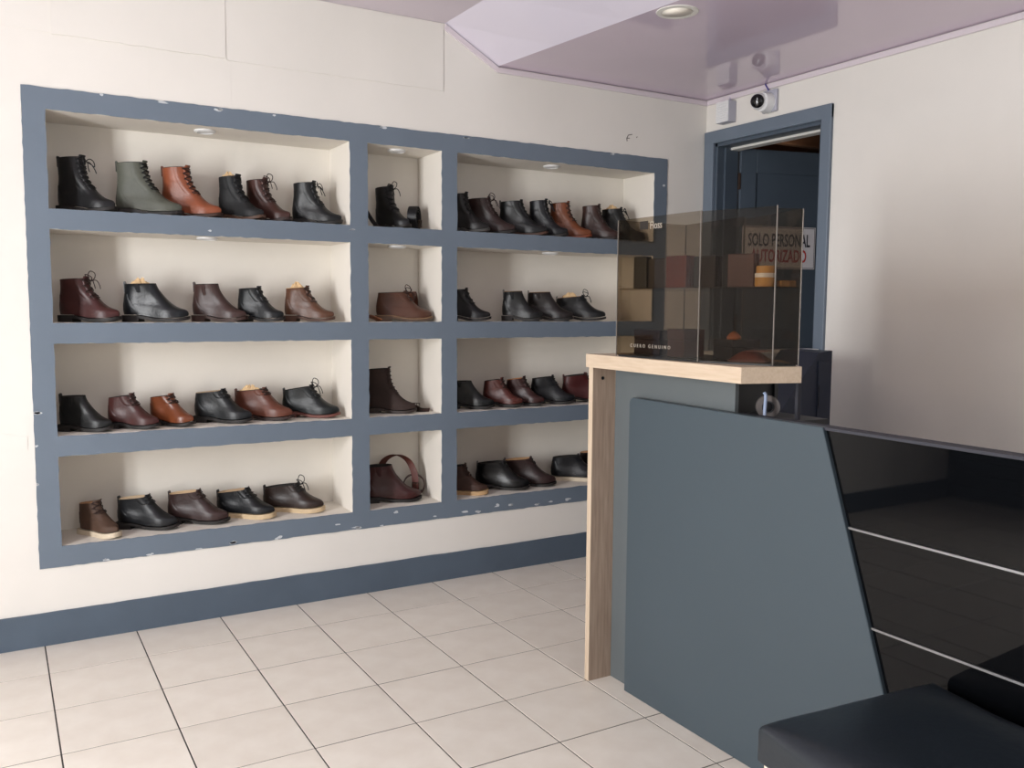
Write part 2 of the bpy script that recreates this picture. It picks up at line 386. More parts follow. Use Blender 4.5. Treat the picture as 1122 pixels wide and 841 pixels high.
# ------------------------------------------------------------------ footwear
def catmull(P, n):
    P = [Vector(p) for p in P]; out = []
    Q = [P[0]*2 - P[1]] + P + [P[-1]*2 - P[-2]]
    for i in range(1, len(Q)-2):
        for k in range(n):
            t = k/n; a, b, c, d = Q[i-1], Q[i], Q[i+1], Q[i+2]
            out.append(.5*((2*b) + (c-a)*t + (2*a-5*b+4*c-d)*t*t + (3*b-a-3*c+d)*t**3))
    out.append(P[-1]); return out
def interp(x, xs, ys):
    if x <= xs[0]: return ys[0]
    for i in range(1, len(xs)):
        if x <= xs[i]:
            t = (x-xs[i-1])/(xs[i]-xs[i-1]); t = t*t*(3-2*t) if False else t
            return ys[i-1] + (ys[i]-ys[i-1])*t
    return ys[-1]
WX = [0, .02, .05, .10, .16, .28, .42, .55, .68, .78, .87, .94, .98, 1.0]
WW = [.006, .018, .026, .031, .033, .032, .032, .038, .043, .043, .0375, .0275, .017, .006]
FP = [(.998, .004), (1.004, .012), (.990, .022), (.95, .030), (.88, .037), (.80, .046), (.71, .061), (.625, .082), (.552, .107), (.505, .135), (.478, .165), (.468, .195), (.47, .25)]
BP = [(.008, .004), (-.004, .022), (-.004, .045), (.010, .07), (.030, .10), (.036, .13), (.028, .17), (.016, .25)]
class Shoe:
    def __init__(s, L, H, drop=.004, wedge=False, wk=1.0):
        s.L = L; s.wedge = wedge; s.k = L/.262; s.wk = wk*max(.86, s.k)
        s.pt = .022 if wedge else None
        Hf = H - (.020 if wedge else .026); s.Hf = Hf
        k = max(.85, s.k)
        F = [Vector((x*L, z*k)) for x, z in catmull2(FP)]
        s.F = [F[0]]
        for i in range(1, len(F)):
            if F[i].y > Hf:
                t = (Hf-F[i-1].y)/(F[i].y-F[i-1].y); s.F.append(F[i-1].lerp(F[i], t)); break
            s.F.append(F[i])
        s.len = [0]
        for i in range(1, len(s.F)): s.len.append(s.len[-1] + (s.F[i]-s.F[i-1]).length)
        s.drop = drop
    def base(s, x):
        u = x/s.L; sp = .010*max(0, (u-.72)/.28)**2
        if s.wedge: return .020 + sp*.7
        h = .026 if u < .28 else (.026 - .013*min(1, (u-.28)/.25))
        return h + sp
    def front(s, t):
        d = t*s.len[-1]
        for i in range(1, len(s.len)):
            if d <= s.len[i] + 1e-9:
                q = (d-s.len[i-1])/max(1e-9, s.len[i]-s.len[i-1]); return s.F[i-1].lerp(s.F[i], q)
        return s.F[-1]
    def back(s, t):
        f = s.front(t); f0 = s.F[0].y; zz = .004 + (max(f.y, f0)-f0)/(s.Hf-f0)*(s.Hf-s.drop-.004)
        xs = interp(zz, [p[1] for p in BP], [p[0] for p in BP]); return Vector((xs*s.L, zz))
    def tx(s, u):
        """t where the front profile reaches x = u*L"""
        lo_, hi = .12, 1.0
        for _ in range(30):
            m = (lo_+hi)/2
            if s.front(m).x > u*s.L: lo_ = m
            else: hi = m
        return lo_
    def S(s, t, q, side, off=0):
        if off:
            e = .004; a = s.S(min(1, t+e), q, side) - s.S(max(0, t-e), q, side); b = s.S(t, min(.999, q+e), side) - s.S(t, max(.001, q-e), side)
            n = a.cross(b)
            if n.length < 1e-12: n = Vector((1, 0, 0))
            n.normalize(); p = s.S(t, q, side); c = Vector((s.back(t).lerp(s.front(t), .5).x, 0, p.z - .02))
            if n.dot(p-c) < 0: n = -n
            return p + n*off
        f, b = s.front(t), s.back(t); p = b.lerp(f, q); x = p.x; u = x/s.L
        h = min(1, max(0, (p.y-.055*s.k)/.07)); h = h*h*(3-2*h)
        pw = 3.4*(1-h) + 2.1*h
        c = max(0, 1-abs(2*q-1)**pw)**(1/(2.2*(1-h) + 2*h))
        wf = interp(u, WX, WW); ws = interp(p.y, [.05, .09, .13, .2], [.036, .034, .037, .041])
        wd = (wf*(1-h) + ws*h)*s.wk
        if h < 1:
            low = interp(u, WX, WW)*s.wk
            wd = wd*(1-.10*(p.y/.06 if p.y < .06 else 1)) * (1 + .05*math.sin(min(1, p.y/.05)*math.pi))
        if t < .02: c = max(c, .0)
        y = side*wd*c + .007*math.sin(math.pi*min(1, max(0, u)))*(1-h)
        bz = s.base(x); fade = 1-min(1, p.y/.09)
        return Vector((x, y, p.y + (bz*fade + s.base(.1*s.L)*(1-fade) if not s.wedge else bz*fade + .020*(1-fade))))
def catmull2(P):
    return [(p.x, p.y) for p in catmull([(a, b, 0) for a, b in P], 4)]
def grid_patch(sh, f, nt, nq, off, sides=(-1, 1)):
    """raised patch of the upper; f(a,b) -> (t,q), border sits on the surface"""
    m = MB()
    for side in sides:
        V = []; F = []
        for i in range(nt+1):
            for j in range(nq+1):
                t, q = f(i/nt, j/nq); e = i in (0,) or j in (0, nq)
                V.append(sh.S(t, q, side, -.0006 if e else off))
        w_ = nq+1
        for i in range(nt):
            for j in range(nq): F.append((i*w_+j, i*w_+j+1, (i+1)*w_+j+1, (i+1)*w_+j))
        m.add(V, F)
    return m
LEATHER = {}
def leather(col, rough=.36):
    rough += .04; k = (col, rough)
    if k not in LEATHER: LEATHER[k] = mat('leather_' + col + str(int(rough*100)), col, rough, var=.35, vscale=14, bump=.18, bscale=110, spec=.4)
    return LEATHER[k]
LACEM = {'black': mat('black_lace', '101012', .8), 'brown': mat('brown_lace', '2a1813', .8)}
def outline(sh, grow, n=40):
    pts = []
    xs = [.5-.5*math.cos(math.pi*i/(n//2)) for i in range(n//2+1)]
    for u in xs: pts.append((u, 1))
    for u in xs[-2:0:-1]: pts.append((u, -1))
    out = []
    for u, sd in pts:
        w_ = interp(u, WX, WW)*sh.wk*.97 + grow
        out.append((u*(sh.L+2*grow) - grow, sd*w_ + .007*math.sin(math.pi*u)))
    return out
def loft_plate(sh, grow, ztop, zbot):
    P = outline(sh, grow); n = len(P); m = MB()
    V = [(x, y, ztop(x)) for x, y in P] + [(x, y, zbot(x)) for x, y in P]
    F = [(i, (i+1) % n, n+(i+1) % n, n+i) for i in range(n)]
    h = n//2
    for base in (0, n):
        F.append((base, base+1, base+n-1))
        for i in range(1, h-1): F.append((base+i, base+i+1, base+n-i-1, base+n-i))
        F.append((base+h-1, base+h, base+h+1))
    return m.add(V, F)
def make_shoe(name, label, cat, row, x, y, yaw, L, H, col, style, sole='17120f', welt=None, lace='black', loops=None, rough=.36, wedge=False, tab=False, lining='1a1613', tongue=None, group='shoes on the wall shelves', flip=1):
    root = thing(name, label, cat, (x, y, ZR[row][0] + .0005), -R(yaw), group)
    drop = {'boot': .006, 'chukka': .014, 'chelsea': .004, 'derby': .022}[style]
    sh = Shoe(L, H, drop, wedge); lm = leather(col, rough); sm = mat('sole_' + sole, sole, .6, var=.15, vscale=30)
    NT, NQ = 24, 15
    V = []; F = []; ring = 2*NQ
    qs = [.5-.5*math.cos(math.pi*i/NQ) for i in range(NQ+1)]
    for i in range(NT+1):
        t = i/NT
        for j in range(NQ+1): V.append(sh.S(t, qs[j], 1))
        for j in range(NQ-1, 0, -1): V.append(sh.S(t, qs[j], -1))
    for i in range(NT):
        for j in range(ring): F.append((i*ring+j, i*ring+(j+1) % ring, (i+1)*ring+(j+1) % ring, (i+1)*ring+j))
    upper = MB().add(V, F).build('upper', lm, root, smooth=True)
    # lining: rolled collar edge and the inside
    LV = []; LF = []
    prof = [(1, 0, .0), (1, .0012, .0020), (1, .0030, .0008), (.97, .0045, 0), (.91, .006, 0), (.84, .008, 0)]
    for tt, ins, dz in prof:
        rg = [sh.S(tt, qs[j], 1) for j in range(NQ+1)] + [sh.S(tt, qs[j], -1) for j in range(NQ-1, 0, -1)]
        cx = sum(rg, Vector())/ring
        for p in rg:
            d = p - cx; dd = Vector((d.x, d.y, 0)); l = max(dd.length, 1e-6); LV.append(p - dd/l*min(ins, l*.5) + Vector((0, 0, dz)))
    for i in range(len(prof)-1):
        for j in range(ring): LF.append((i*ring+j, i*ring+(j+1) % ring, (i+1)*ring+(j+1) % ring, (i+1)*ring+j))
    LF.append(tuple(range((len(prof)-1)*ring, len(prof)*ring)))
    ln = MB().add(LV, LF).build('lining', mat('lining_' + lining, lining, .8), root, smooth=True)
    # sole, heel, welt
    if wedge:
        loft_plate(sh, .0045, lambda u: sh.base(u), lambda u: .010*.7*max(0, (u/sh.L-.72)/.28)**2).build('sole', sm, root, smooth=True, angle=50)
        if welt: loft_plate(sh, .0055, lambda u: sh.base(u)+.002, lambda u: sh.base(u)-.004).build('welt', mat('welt_' + welt, welt, .6), root, smooth=True, angle=50)
    else:
        loft_plate(sh, .0045, lambda u: sh.base(u)+.001, lambda u: max(sh.base(u)-.011, .0)).build('sole', sm, root, smooth=True, angle=50)
        P = [p for p in outline(sh, .004) if p[0] <= .27*L]; xm = max(p[0] for p in P)
        hp = sorted([p for p in P if p[1] > .002], key=lambda p: p[0]) ; hn = sorted([p for p in P if p[1] <= .002], key=lambda p: -p[0])
        MB().prism(hn + hp, 0, .0155).build('heel', sm, root, smooth=True, angle=40)
        if welt: loft_plate(sh, .0058, lambda u: sh.base(u)+.0025, lambda u: sh.base(u)-.001).build('welt', mat('welt_' + welt, welt, .6), root, smooth=True, angle=50)
    ell = lambda t: max(.03, (sh.front(t)-sh.back(t)).length)
    # heel counter
    tc = sh.tx(.58)
    grid_patch(sh, lambda a, b: (tc*.12 + (tc*.95-tc*.12)*a, .004 + (.30-.18*a)*b + .0), 5, 5, .0012).build('heel_counter', lm, root, smooth=True)
    if tab or style == 'chelsea':
        b = sh.S(1, .001, 1); MB().ribbon([b + Vector(p) for p in ((-.0018, 0, -.03), (-.003, 0, 0), (-.004, 0, .009), (-.001, 0, .012), (.002, 0, .007), (.003, 0, -.01))], (0, 1, 0), .015, .002).build('pull_tab', lm, root)
    if style == 'chelsea':
        t0 = sh.tx(.60)
        for sd in (-1, 1): grid_patch(sh, lambda a, b: (t0 + (1-t0)*(.12+.88*a), .46 + (b-.5)*(.10 + .16*a)), 6, 5, .0013, (sd,)).build('elastic_panel', mat('elastic_' + col, col, .9, var=.4, vscale=90), root, smooth=True)
    else:
        t0 = sh.tx({'boot': .66, 'chukka': .62, 'derby': .68}[style])
        w0 = .040 if style != 'derby' else .036
        for sd in (-1, 1): grid_patch(sh, lambda a, b: (t0 + (1-t0)*a, 1 - (.011 + w0*b)/ell(t0 + (1-t0)*a)), 8, 4, .0020, (sd,)).build('eyelet_facing', lm, root, smooth=True)
        # tongue
        TV = []; TF = []; nt = 10
        for i in range(nt+1):
            a = i/nt
            if a <= .8:
                t = t0 + (1-t0)*a/.8
                for q in (-1, -.5, 0, .5, 1): 
                    pp = sh.S(t, 1-abs(q)*.012/ell(t), 1 if q >= 0 else -1, .0012); TV.append(pp)
            else:
                e = (a-.8)/.2
                p1 = sh.S(1, .999, 1); up_ = (p1 - sh.S(.95, .999, 1)).normalized()
                for q in (-1, -.5, 0, .5, 1): TV.append(p1 + Vector((.002-.010*abs(q)**2, q*(.021), -.001)) + up_*(.008*e) + Vector((.004*e, 0, .002*e)))
        for i in range(nt):
            for j in range(4): TF.append((i*5+j, i*5+j+1, i*5+j+6, i*5+j+5))
        tg = MB().add(TV, TF).build('tongue', leather(tongue or col, rough), root, smooth=True)
        md = tg.modifiers.new('thickness', 'SOLIDIFY'); md.thickness = .0025
        # laces
        nl = max(3, min(8, int((sh.Hf-.06)/.018))) if style != 'derby' else 4
        lc = MB(); prev = None; rr = .0021
        for i in range(nl):
            t = t0 + (1-t0)*(.08 + .88*i/(nl-1)); e = ell(t)
            arc = lambda ta, tb: [sh.S(ta + (tb-ta)*(k/6), 1 - max(.0006, .017*abs(1-k/3))/ell(ta + (tb-ta)*(k/6)), 1 if k < 3 else -1, .0042) for k in range(7)]
            if i == 0: lc.tube(arc(t, t), rr, 5)
            if i < nl-1:
                t2 = t0 + (1-t0)*(.08 + .88*(i+1)/(nl-1))
                lc.tube(arc(t, t2), rr, 5); lc.tube([Vector((p.x, -p.y + .014*math.sin(math.pi*min(1, p.x/sh.L))*0, p.z)) for p in arc(t, t2)], rr, 5)
            else: lc.tube(arc(t, t), rr, 5)
        kt = sh.S(1-.06, .999, 1, .007)
        if loops == 'up':
            a = .011
            for sd, hh in ((1, .040), (-1, .026)):
                lc.tube(catmull([kt, kt + Vector((-.014, sd*.008, .020)), kt + Vector((-.010, sd*.018, hh)), kt + Vector((.008, sd*.020, hh*.8)), kt + Vector((.012, sd*.010, .012)), kt], 5), rr*.9, 5)
            for sd in (1, -1): lc.tube(catmull([kt, kt + Vector((.016, sd*.014, .004)), kt + Vector((.026, sd*.020, -.014)), kt + Vector((.030, sd*.02, -.03))], 5), rr*.9, 5)
        elif loops == 'bow':
            for sd in (1, -1):
                lc.tube(catmull([kt, kt + Vector((.006, sd*.018, .012)), kt + Vector((.012, sd*.036, .004)), kt + Vector((.016, sd*.036, -.016)), kt + Vector((.010, sd*.018, -.008)), kt], 5), rr*.9, 5)
                lc.tube(catmull([kt, kt + Vector((.014, sd*.010, -.006)), kt + Vector((.024, sd*.022, -.028)), kt + Vector((.03, sd*.024, -.044))], 5), rr*.9, 5)
        lc.build('laces', LACEM[lace], root, smooth=True)
    return root, sh
def paper(root, sh, label, col='d8b88c'):
    """crumpled paper stuffed in the shaft"""
    top = [sh.S(1, q, sd) for q, sd in ((.001, 1), (.999, 1))]; c = (top[0]+top[1])/2; rx = (top[1]-top[0]).length/2*.68
    V = []; F = []; n = 14; m_ = 7
    for i in range(m_+1):
        a = i/m_; r = math.sin(math.pi*(.06 + .5*(1-a)))
        for k in range(n):
            t = 2*math.pi*k/n; j = 1 + random.uniform(-.16, .16)
            V.append((c.x - .004 + rx*r*math.cos(t)*j, sh.wk*.022*r*math.sin(t)*j, c.z - .018 + .038*a + random.uniform(-.004, .005) + .006*math.cos(3*t)))
    for i in range(m_):
        for k in range(n): F.append((i*n+k, i*n+(k+1) % n, (i+1)*n+(k+1) % n, (i+1)*n+k))
    F += [tuple(range(n))[::-1], tuple(range(m_*n, m_*n+n))]
    o = MB().add(V, F).build('crumpled_paper', mat('kraft_paper', col, .85, var=.15, vscale=20), None)
    o.location = root.location; o.rotation_euler = root.rotation_euler
    return tag(o, label, 'paper', 'paper stuffed in the boots')

BLK, BLK2, DBR, OXB, TAN, COG, BRN = '0d0e11', '111315', '341e1a', '421917', '934d26', '7c4225', '623826'
S_ = {}
def shoe(i, *a, **k): S_[i] = make_shoe(*a, **k)
B, SH = 'boot', 'shoe'
# top left niche
shoe(1, 'lace_up_boot', 'tall black lace-up boot with drooping laces, leftmost in the top left niche', B, 1, .443, .178, 36, .236, .214, BLK, 'boot', loops='bow', tab=True)
shoe(2, 'lace_up_boot', 'olive grey tall boot with black laces in the top left niche', B, 1, .652, .166, 27, .262, .212, '55574d', 'boot', loops=None, tab=True, rough=.5)
shoe(3, 'lace_up_boot', 'orange tan tall lace-up boot next to the olive grey boot', B, 1, .828, .179, 33, .252, .208, '8a4a2e', 'boot', lace='brown', sole='3a2013', tab=True)
shoe(4, 'lace_up_boot', 'black lace-up boot with tan paper in its shaft, right of the orange tan boot', B, 1, 1.058, 0.172, 45, 0.214, .187, BLK2, 'boot', sole='4a3020', rough=.55)
shoe(5, 'lace_up_boot', 'reddish brown lace-up boot with lace loop on top, in the top left niche', B, 1, 1.178, 0.19, 45, 0.214, .184, '42251e', 'boot', lace='brown', loops='up', sole='2a1812')
shoe(6, 'lace_up_boot', 'black boot standing alone at the right end of the top left niche', B, 1, 1.376, .168, 34, .222, .186, '0e1113', 'boot', loops='bow')
# second row left
shoe(7, 'lace_up_boot', 'burgundy brown boot with tall lace loop, leftmost in the second niche down', B, 2, .434, .174, 33, .244, .172, '421e1c', 'boot', lace='brown', loops='up')
shoe(8, 'chelsea_boot', 'black chelsea boot with tan paper sticking out of its top', B, 2, .667, .166, 27, .262, .156, '13161a', 'chelsea', rough=.3)
shoe(9, 'chelsea_boot', 'dark brown chelsea boot with brown sole in the middle of the second left niche', B, 2, .942, .176, 33, .23, .160, '3f2b27', 'chelsea', sole='3a241c')
shoe(10, 'lace_up_boot', 'short black lace-up boot between the brown chelsea boot and the tan ankle boot', B, 2, 1.126, .155, 36, .205, .146, '101316', 'boot', tongue='16181c')
shoe(11, 'lace_up_boot', 'tan brown ankle boot with dark laces at the right end of the second left niche', B, 2, 1.333, .161, 33, .222, .152, '5e3d2b', 'boot', lace='brown', sole='4a2d1d', lining='c9a77c')
# third row left
shoe(12, 'ankle_boot', 'plain black ankle boot, leftmost in the third left niche', B, 3, .418, .160, 33, .215, .142, '0d0f10', 'chelsea')
shoe(13, 'chukka_boot', 'oxblood chukka boot second from left in the third left niche', B, 3, .596, .160, 33, .212, .138, '44211e', 'chukka', lace='brown')
shoe(14, 'chukka_boot', 'shiny cognac brown chukka boot with dark sole turned to the front', B, 3, .762, .184, 44, .205, .130, '743e24', 'chukka', lace='brown', rough=.26)
shoe(15, 'chukka_boot', 'black ankle boot with thick black sole in the middle of the third left niche', B, 3, 0.945, 0.204, 37, 0.258, .140, '111417', 'chukka', lining='a08a70')
shoe(16, 'derby_shoe', 'reddish brown lace-up shoe with paper inside, in the third left niche', SH, 3, 1.118, 0.221, 37, 0.268, .138, '653829', 'chukka', lace='brown', tab=True, sole='2a1712')
shoe(17, 'derby_shoe', 'black lace-up shoe with reddish sole at the right end of the third left niche', SH, 3, 1.329, .204, 33, .26, .142, '111617', 'derby', sole='6a3a30', loops='up', tab=True)
# bottom row left
shoe(18, 'chukka_boot', 'matte brown chukka with white sole facing forward, leftmost in the bottom left niche', B, 4, .483, .192, 56, .215, .138, '513b2e', 'chukka', wedge=True, sole='cfc0a8', rough=.65, lace='brown', lining='b48a66')
shoe(19, 'chukka_boot', 'black chukka boot with pull tab, second from left in the bottom left niche', B, 4, .624, .201, 33, .256, .138, '0f1115', 'chukka', tab=True, lining='b8a184')
shoe(20, 'chukka_boot', 'dark brown chukka boot in the middle of the bottom left niche', B, 4, .823, .198, 31, .262, .140, '362422', 'chukka', tab=True, lace='brown', lining='c2a684')
shoe(21, 'chukka_boot', 'low black shoe with cream sole between the two dark brown shoes', SH, 4, 1.033, 0.222, 38, 0.268, .128, '0f1115', 'derby', wedge=True, sole='c8b08c', tab=True, lining='a88f72')
shoe(22, 'derby_shoe', 'dark brown shoe with cream sole and lace loop, rightmost in the bottom left niche', SH, 4, 1.243, 0.238, 37, 0.285, .126, '2d201b', 'derby', wedge=True, sole='c8b08c', loops='up', tab=True)
# narrow middle niches
shoe(23, 'lace_up_boot', 'black tall boot facing forward with untied laces in the narrow top niche', B, 1, 1.800, .235, 66, .21, .200, BLK, 'boot', loops='up')
shoe(26, 'lace_up_boot', 'brown ankle boot in the narrow niche beside a coiled brown belt', B, 2, 1.760, .138, 16, .262, .138, '553425', 'boot', lace='brown', loops='up', sole='5a4434', welt='8a6a4c')
shoe(28, 'lace_up_boot', 'tall dark brown suede boot in the narrow third niche', B, 3, 1.724, .172, 30, .232, .212, '342520', 'boot', lace='brown', rough=.75, loops=None, sole='2a1d17')
shoe(30, 'chelsea_boot', 'burgundy plain boot in the narrow bottom niche beside a looped belt', B, 4, 1.700, .165, 18, .275, .178, '3d1c1b', 'chelsea', rough=.28)
# right niches, top row
shoe(32, 'lace_up_boot', 'black boot with grey toe, cut off by the frame in the top right niche', B, 1, 2.14, 0.15, 40, 0.204, .188, '151313', 'boot', rough=.4, sole='3c3a38')
shoe(33, 'lace_up_boot', 'dark brown boot with large lace loop, second in the top right niche', B, 1, 2.262, 0.195, 40, 0.25, .178, '2f1e1b', 'boot', lace='brown', loops='up')
shoe(34, 'lace_up_boot', 'black boot with brown sole edge, third in the top right niche', B, 1, 2.447, 0.192, 40, 0.25, .176, '0c0e10', 'boot', sole='4a2f22', tab=True)
shoe(35, 'lace_up_boot', 'charcoal black boot touching the orange tan boot in the top right niche', B, 1, 2.612, 0.172, 42, 0.206, .188, '15161a', 'boot', loops='bow')
shoe(36, 'lace_up_boot', 'bright orange tan lace-up boot in the top right niche', B, 1, 2.743, 0.178, 40, 0.222, .186, '723c1e', 'boot', lace='brown', sole='7a3a1c')
shoe(37, 'lace_up_boot', 'dark brown boot right of the orange tan boot in the top right niche', B, 1, 2.937, 0.165, 40, 0.212, .182, '38221c', 'boot', lace='brown', sole='241510')
shoe(38, 'lace_up_boot', 'black boot at the right end of the top right niche, half behind the smoked case', B, 1, 3.08, 0.186, 40, 0.24, .176, '100e0e', 'boot', loops='bow', lining='b59a78')
# right, second row
shoe(39, 'lace_up_boot', 'black lace-up boot cut off by the frame at left of the second right niche', B, 2, 2.131, .160, 33, .222, .156, '0d0e11', 'boot')
shoe(40, 'chelsea_boot', 'black chelsea boot with tan lining in the second right niche', B, 2, 2.452, 0.158, 37, 0.208, .152, '0f1012', 'chelsea', lining='a8845e')
shoe(41, 'chelsea_boot', 'dark brown chelsea boot next to the black one in the second right niche', B, 2, 2.615, 0.185, 38, 0.242, .150, '1d1615', 'chelsea', lining='a8845e')
shoe(42, 'chukka_boot', 'black chukka with lace loop and paper inside, right in the second right niche', B, 2, 2.805, 0.2, 37, 0.265, .132, '101113', 'chukka', loops='up', tab=True, lining='a8845e')
# right, third row
shoe(43, 'ankle_boot', 'plain black ankle boot, leftmost in the third right niche', B, 3, 2.147, .168, 33, .232, .138, '0e1112', 'chelsea', rough=.3)
shoe(44, 'chukka_boot', 'reddish brown chukka in the third right niche beside the plain black boot', B, 3, 2.354, 0.178, 43, 0.206, .142, '52251e', 'chukka', lace='brown')
shoe(45, 'chukka_boot', 'burgundy brown chukka with tan lining, middle of the third right niche', B, 3, 2.487, 0.178, 43, 0.204, .144, '391d1b', 'chukka', lace='brown', lining='b0794c')
shoe(46, 'chukka_boot', 'black chukka boot right of the burgundy ones in the third right niche', B, 3, 2.639, .178, 33, .234, .144, '0f1116', 'chukka')
shoe(47, 'chukka_boot', 'oxblood boot beside the counter edge in the third right niche', B, 3, 2.826, .160, 18, .262, .150, '491b1a', 'chukka', lace='brown', tab=True)
# right, bottom row
shoe(48, 'chukka_boot', 'matte brown shoe with tan sole cut off by the frame in the bottom right niche', B, 4, 2.129, .160, 33, .215, .148, '422b22', 'chukka', wedge=True, sole='b8966c', rough=.6, lace='brown')
shoe(49, 'chukka_boot', 'smooth black chukka with pull tab in the bottom right niche', B, 4, 2.33, 0.21, 36, 0.278, .144, '0d0e10', 'chukka', tab=True, rough=.26)
shoe(50, 'chukka_boot', 'dark brown chukka overlapping the smooth black one in the bottom right niche', B, 4, 2.5, 0.222, 36, 0.278, .146, '2d1c1b', 'chukka', tab=True, lace='brown', lining='a8845e')
shoe(51, 'chukka_boot', 'black chukka with cream sole beside the counter in the bottom right niche', B, 4, 2.801, 0.222, 36, 0.278, .136, '0e1015', 'chukka', wedge=True, sole='d0c2aa', loops=None)
shoe(52, 'chukka_boot', 'dark shoe behind the wooden counter end in the bottom right niche', B, 4, 2.985, 0.228, 36, 0.28, .148, '1a1111', 'chukka', wedge=True, sole='d0c2aa', lining='b48a66')
for i, lb in ((4, 'tan paper in the black boot of the top left niche'), (8, 'crumpled tan paper sticking out of the black chelsea boot'), (16, 'cream paper stuffed in the reddish brown shoe of the third niche'),
              (11, 'bit of cream paper in the tan brown ankle boot'), (38, 'pale paper in the boot behind the smoked case'), (42, 'tan paper in the black chukka with lace loop')):
    paper(*S_[i], lb)

# ------------------------------------------------------------------ belts
def coil(cx, cy, z0, r0, r1, turns, ang, n=70):
    """upright spiral standing on its rim; its axis is horizontal at angle ang"""
    ax = Vector((math.cos(ang), math.sin(ang), 0)); e = Vector((-ax.y, ax.x, 0)); pts = []
    for i in range(n+1):
        t = i/n; a = -math.pi/2 + 2*math.pi*turns*t; r = r1 + (r0-r1)*t
        pts.append(Vector((cx, cy, z0 + r1)) + e*(r*math.cos(a)) + Vector((0, 0, r*math.sin(a))))
    return pts, ax
def belt(label, pts, wd, width, col, loc, buckle=None, rough=.4, holes=None):
    t = thing('belt', label, 'belt', loc, 0, 'belts in the middle niches')
    MB().ribbon(pts, wd, width, .0035).build('strap', leather(col, rough), t, off=loc, smooth=True, angle=40)
    if buckle:
        p, u, v = buckle; m = MB(); p, u, v = Vector(p), Vector(u), Vector(v)
        m.tube([p - u - v, p + u - v, p + u + v, p - u + v, p - u - v], .0028, 6); m.tube([p - u, p + u], .0018, 6)
        m.build('buckle', mat('antique_buckle', '4a4038', .35, metal=.9), t, off=loc)
    return t
z1, z2, z3, z4 = (ZR[r][0] + .0005 for r in (1, 2, 3, 4))
pts, ax = coil(1.955, .140, z1+.002, .030, .060, 2.6, R(-38))
belt('coiled black leather belt standing beside the black boot in the narrow top niche', pts, ax, .042, '17171a', (1.955, .140, z1), ((1.975, .117, z1+.035), (0, 0, .016), (.012, .010, 0)))
belt('end of a black belt leaning on the left side of the narrow top niche', catmull([(1.6695, .05, z1+.085), (1.690, .06, z1+.062), (1.716, .065, z1+.028), (1.742, .07, z1+.004)], 6), (.25, -1, .2), .026, '17171a', (1.71, .06, z1))
pts, ax = coil(1.966, .196, z2+.002, .046, .072, 3.2, R(-34))
belt('coiled brown leather belt standing behind the brown ankle boot', pts, ax, .040, '6a3c28', (1.966, .196, z2))
belt('light brown belt end lying at the left of the narrow second niche', catmull([(1.672, .06, z2+.020), (1.69, .055, z2+.026), (1.715, .05, z2+.018), (1.745, .05, z2+.006)], 5), (.2, -1, .3), .034, '8a5636', (1.70, .055, z2))
belt('dark belt with metal buckle lying beside the tall suede boot', catmull([(1.80, .22, z3+.045), (1.86, .20, z3+.042), (1.915, .17, z3+.030), (1.950, .12, z3+.018), (1.965, .09, z3+.006), (2.005, .08, z3+.003)], 6), (.1, -.25, 1), .030, '33211c', (1.9, .15, z3), ((1.950, .105, z3+.024), (0, 0, .017), (.010, -.014, 0)))
lp = catmull([(1.835, .205, z4+.070), (1.80, .195, z4+.14), (1.82, .185, z4+.195), (1.875, .175, z4+.215), (1.930, .165, z4+.185), (1.958, .150, z4+.12), (1.962, .150, z4+.055), (1.966, .150, z4+.012)], 8)
belt('burgundy belt arching over the plain boot in the narrow bottom niche', lp, (.75, -.65, 0), .034, '5a2c24', (1.9, .16, z4), ((1.960, .142, z4+.058), (0, 0, .016), (.013, -.011, 0)))
pts, ax = coil(1.972, .190, z4+.002, .048, .054, 1.15, R(-112))
belt('second dark burgundy belt coiled in the right corner of the narrow bottom niche', pts, ax, .034, '40201d', (1.972, .190, z4))

# ------------------------------------------------------------------ reception counter
cl = (2.2, -2.2, 0)
ct = thing('reception_counter', 'reception counter with pale oak raised top, slate slanted front and black glass', 'counter', cl)
cp = lambda n, mb, m, par=ct, **k: mb.build(n, m, par, off=cl, **k)
ZC0, ZC1 = 1.1165, 1.1615
cp('countertop', MB().prism([(1.974, -1.271), (1.965, -2.02), (2.145, -2.07), (2.335, -1.82), (2.335, -1.271)], ZC0, ZC1), M_OAK_Y)
leg = cp('end_panel', MB().box(1.982, 2.335, -1.304, -1.281, 0, ZC0), M_OAK_Z)
cp('screw_hole', MB().lathe([(.006, -1.3055), (.006, -1.304)], 'y', 12, (2.022, 0, 1.078)), M_BLACKP, leg)
cp('lit_edge', MB().box(1.9805, 1.9825, -1.3042, -1.2808, 0, ZC0), M_OAK_V, leg)  # thin pale strip, paints the panel's window side as lit
cp('back_panel', MB().box(2.078, 2.092, -1.885, -1.3035, 0, ZC0), M_COUNTER_GREY)
sy = lambda z: -2.234 - (1.016-z)*.3405
fp = [(-1.427, 0)] + [(-1.427 - .02*(1-math.cos(a)), 1.002 + .02*math.sin(a)) for a in [k*math.pi/8 for k in range(5)]] + [(sy(1.018), 1.018), (sy(0), 0)]
o = cp('front_panel', MB().extr(fp, 0, 2.044, 2.070), M_PANEL)
o.modifiers.new('bevel', 'BEVEL').width = .002
for z0, z1_ in ((.02, .532), (.540, .768), (.776, 1.010)):
    cp('glass_panel', MB().extr([(sy(z0)-.001, z0), (sy(z1_)-.001, z1_), (-3.60, z1_), (-3.60, z0)], 0, 2.056, 2.070), M_BLKGLASS)
for z in (.532, .768):
    cp('metal_strip', MB().extr([(sy(z)-.001, z+.0005), (sy(z+.006)-.001, z+.0062), (-3.60, z+.0062), (-3.60, z+.0005)], 0, 2.053, 2.069), M_STEEL)
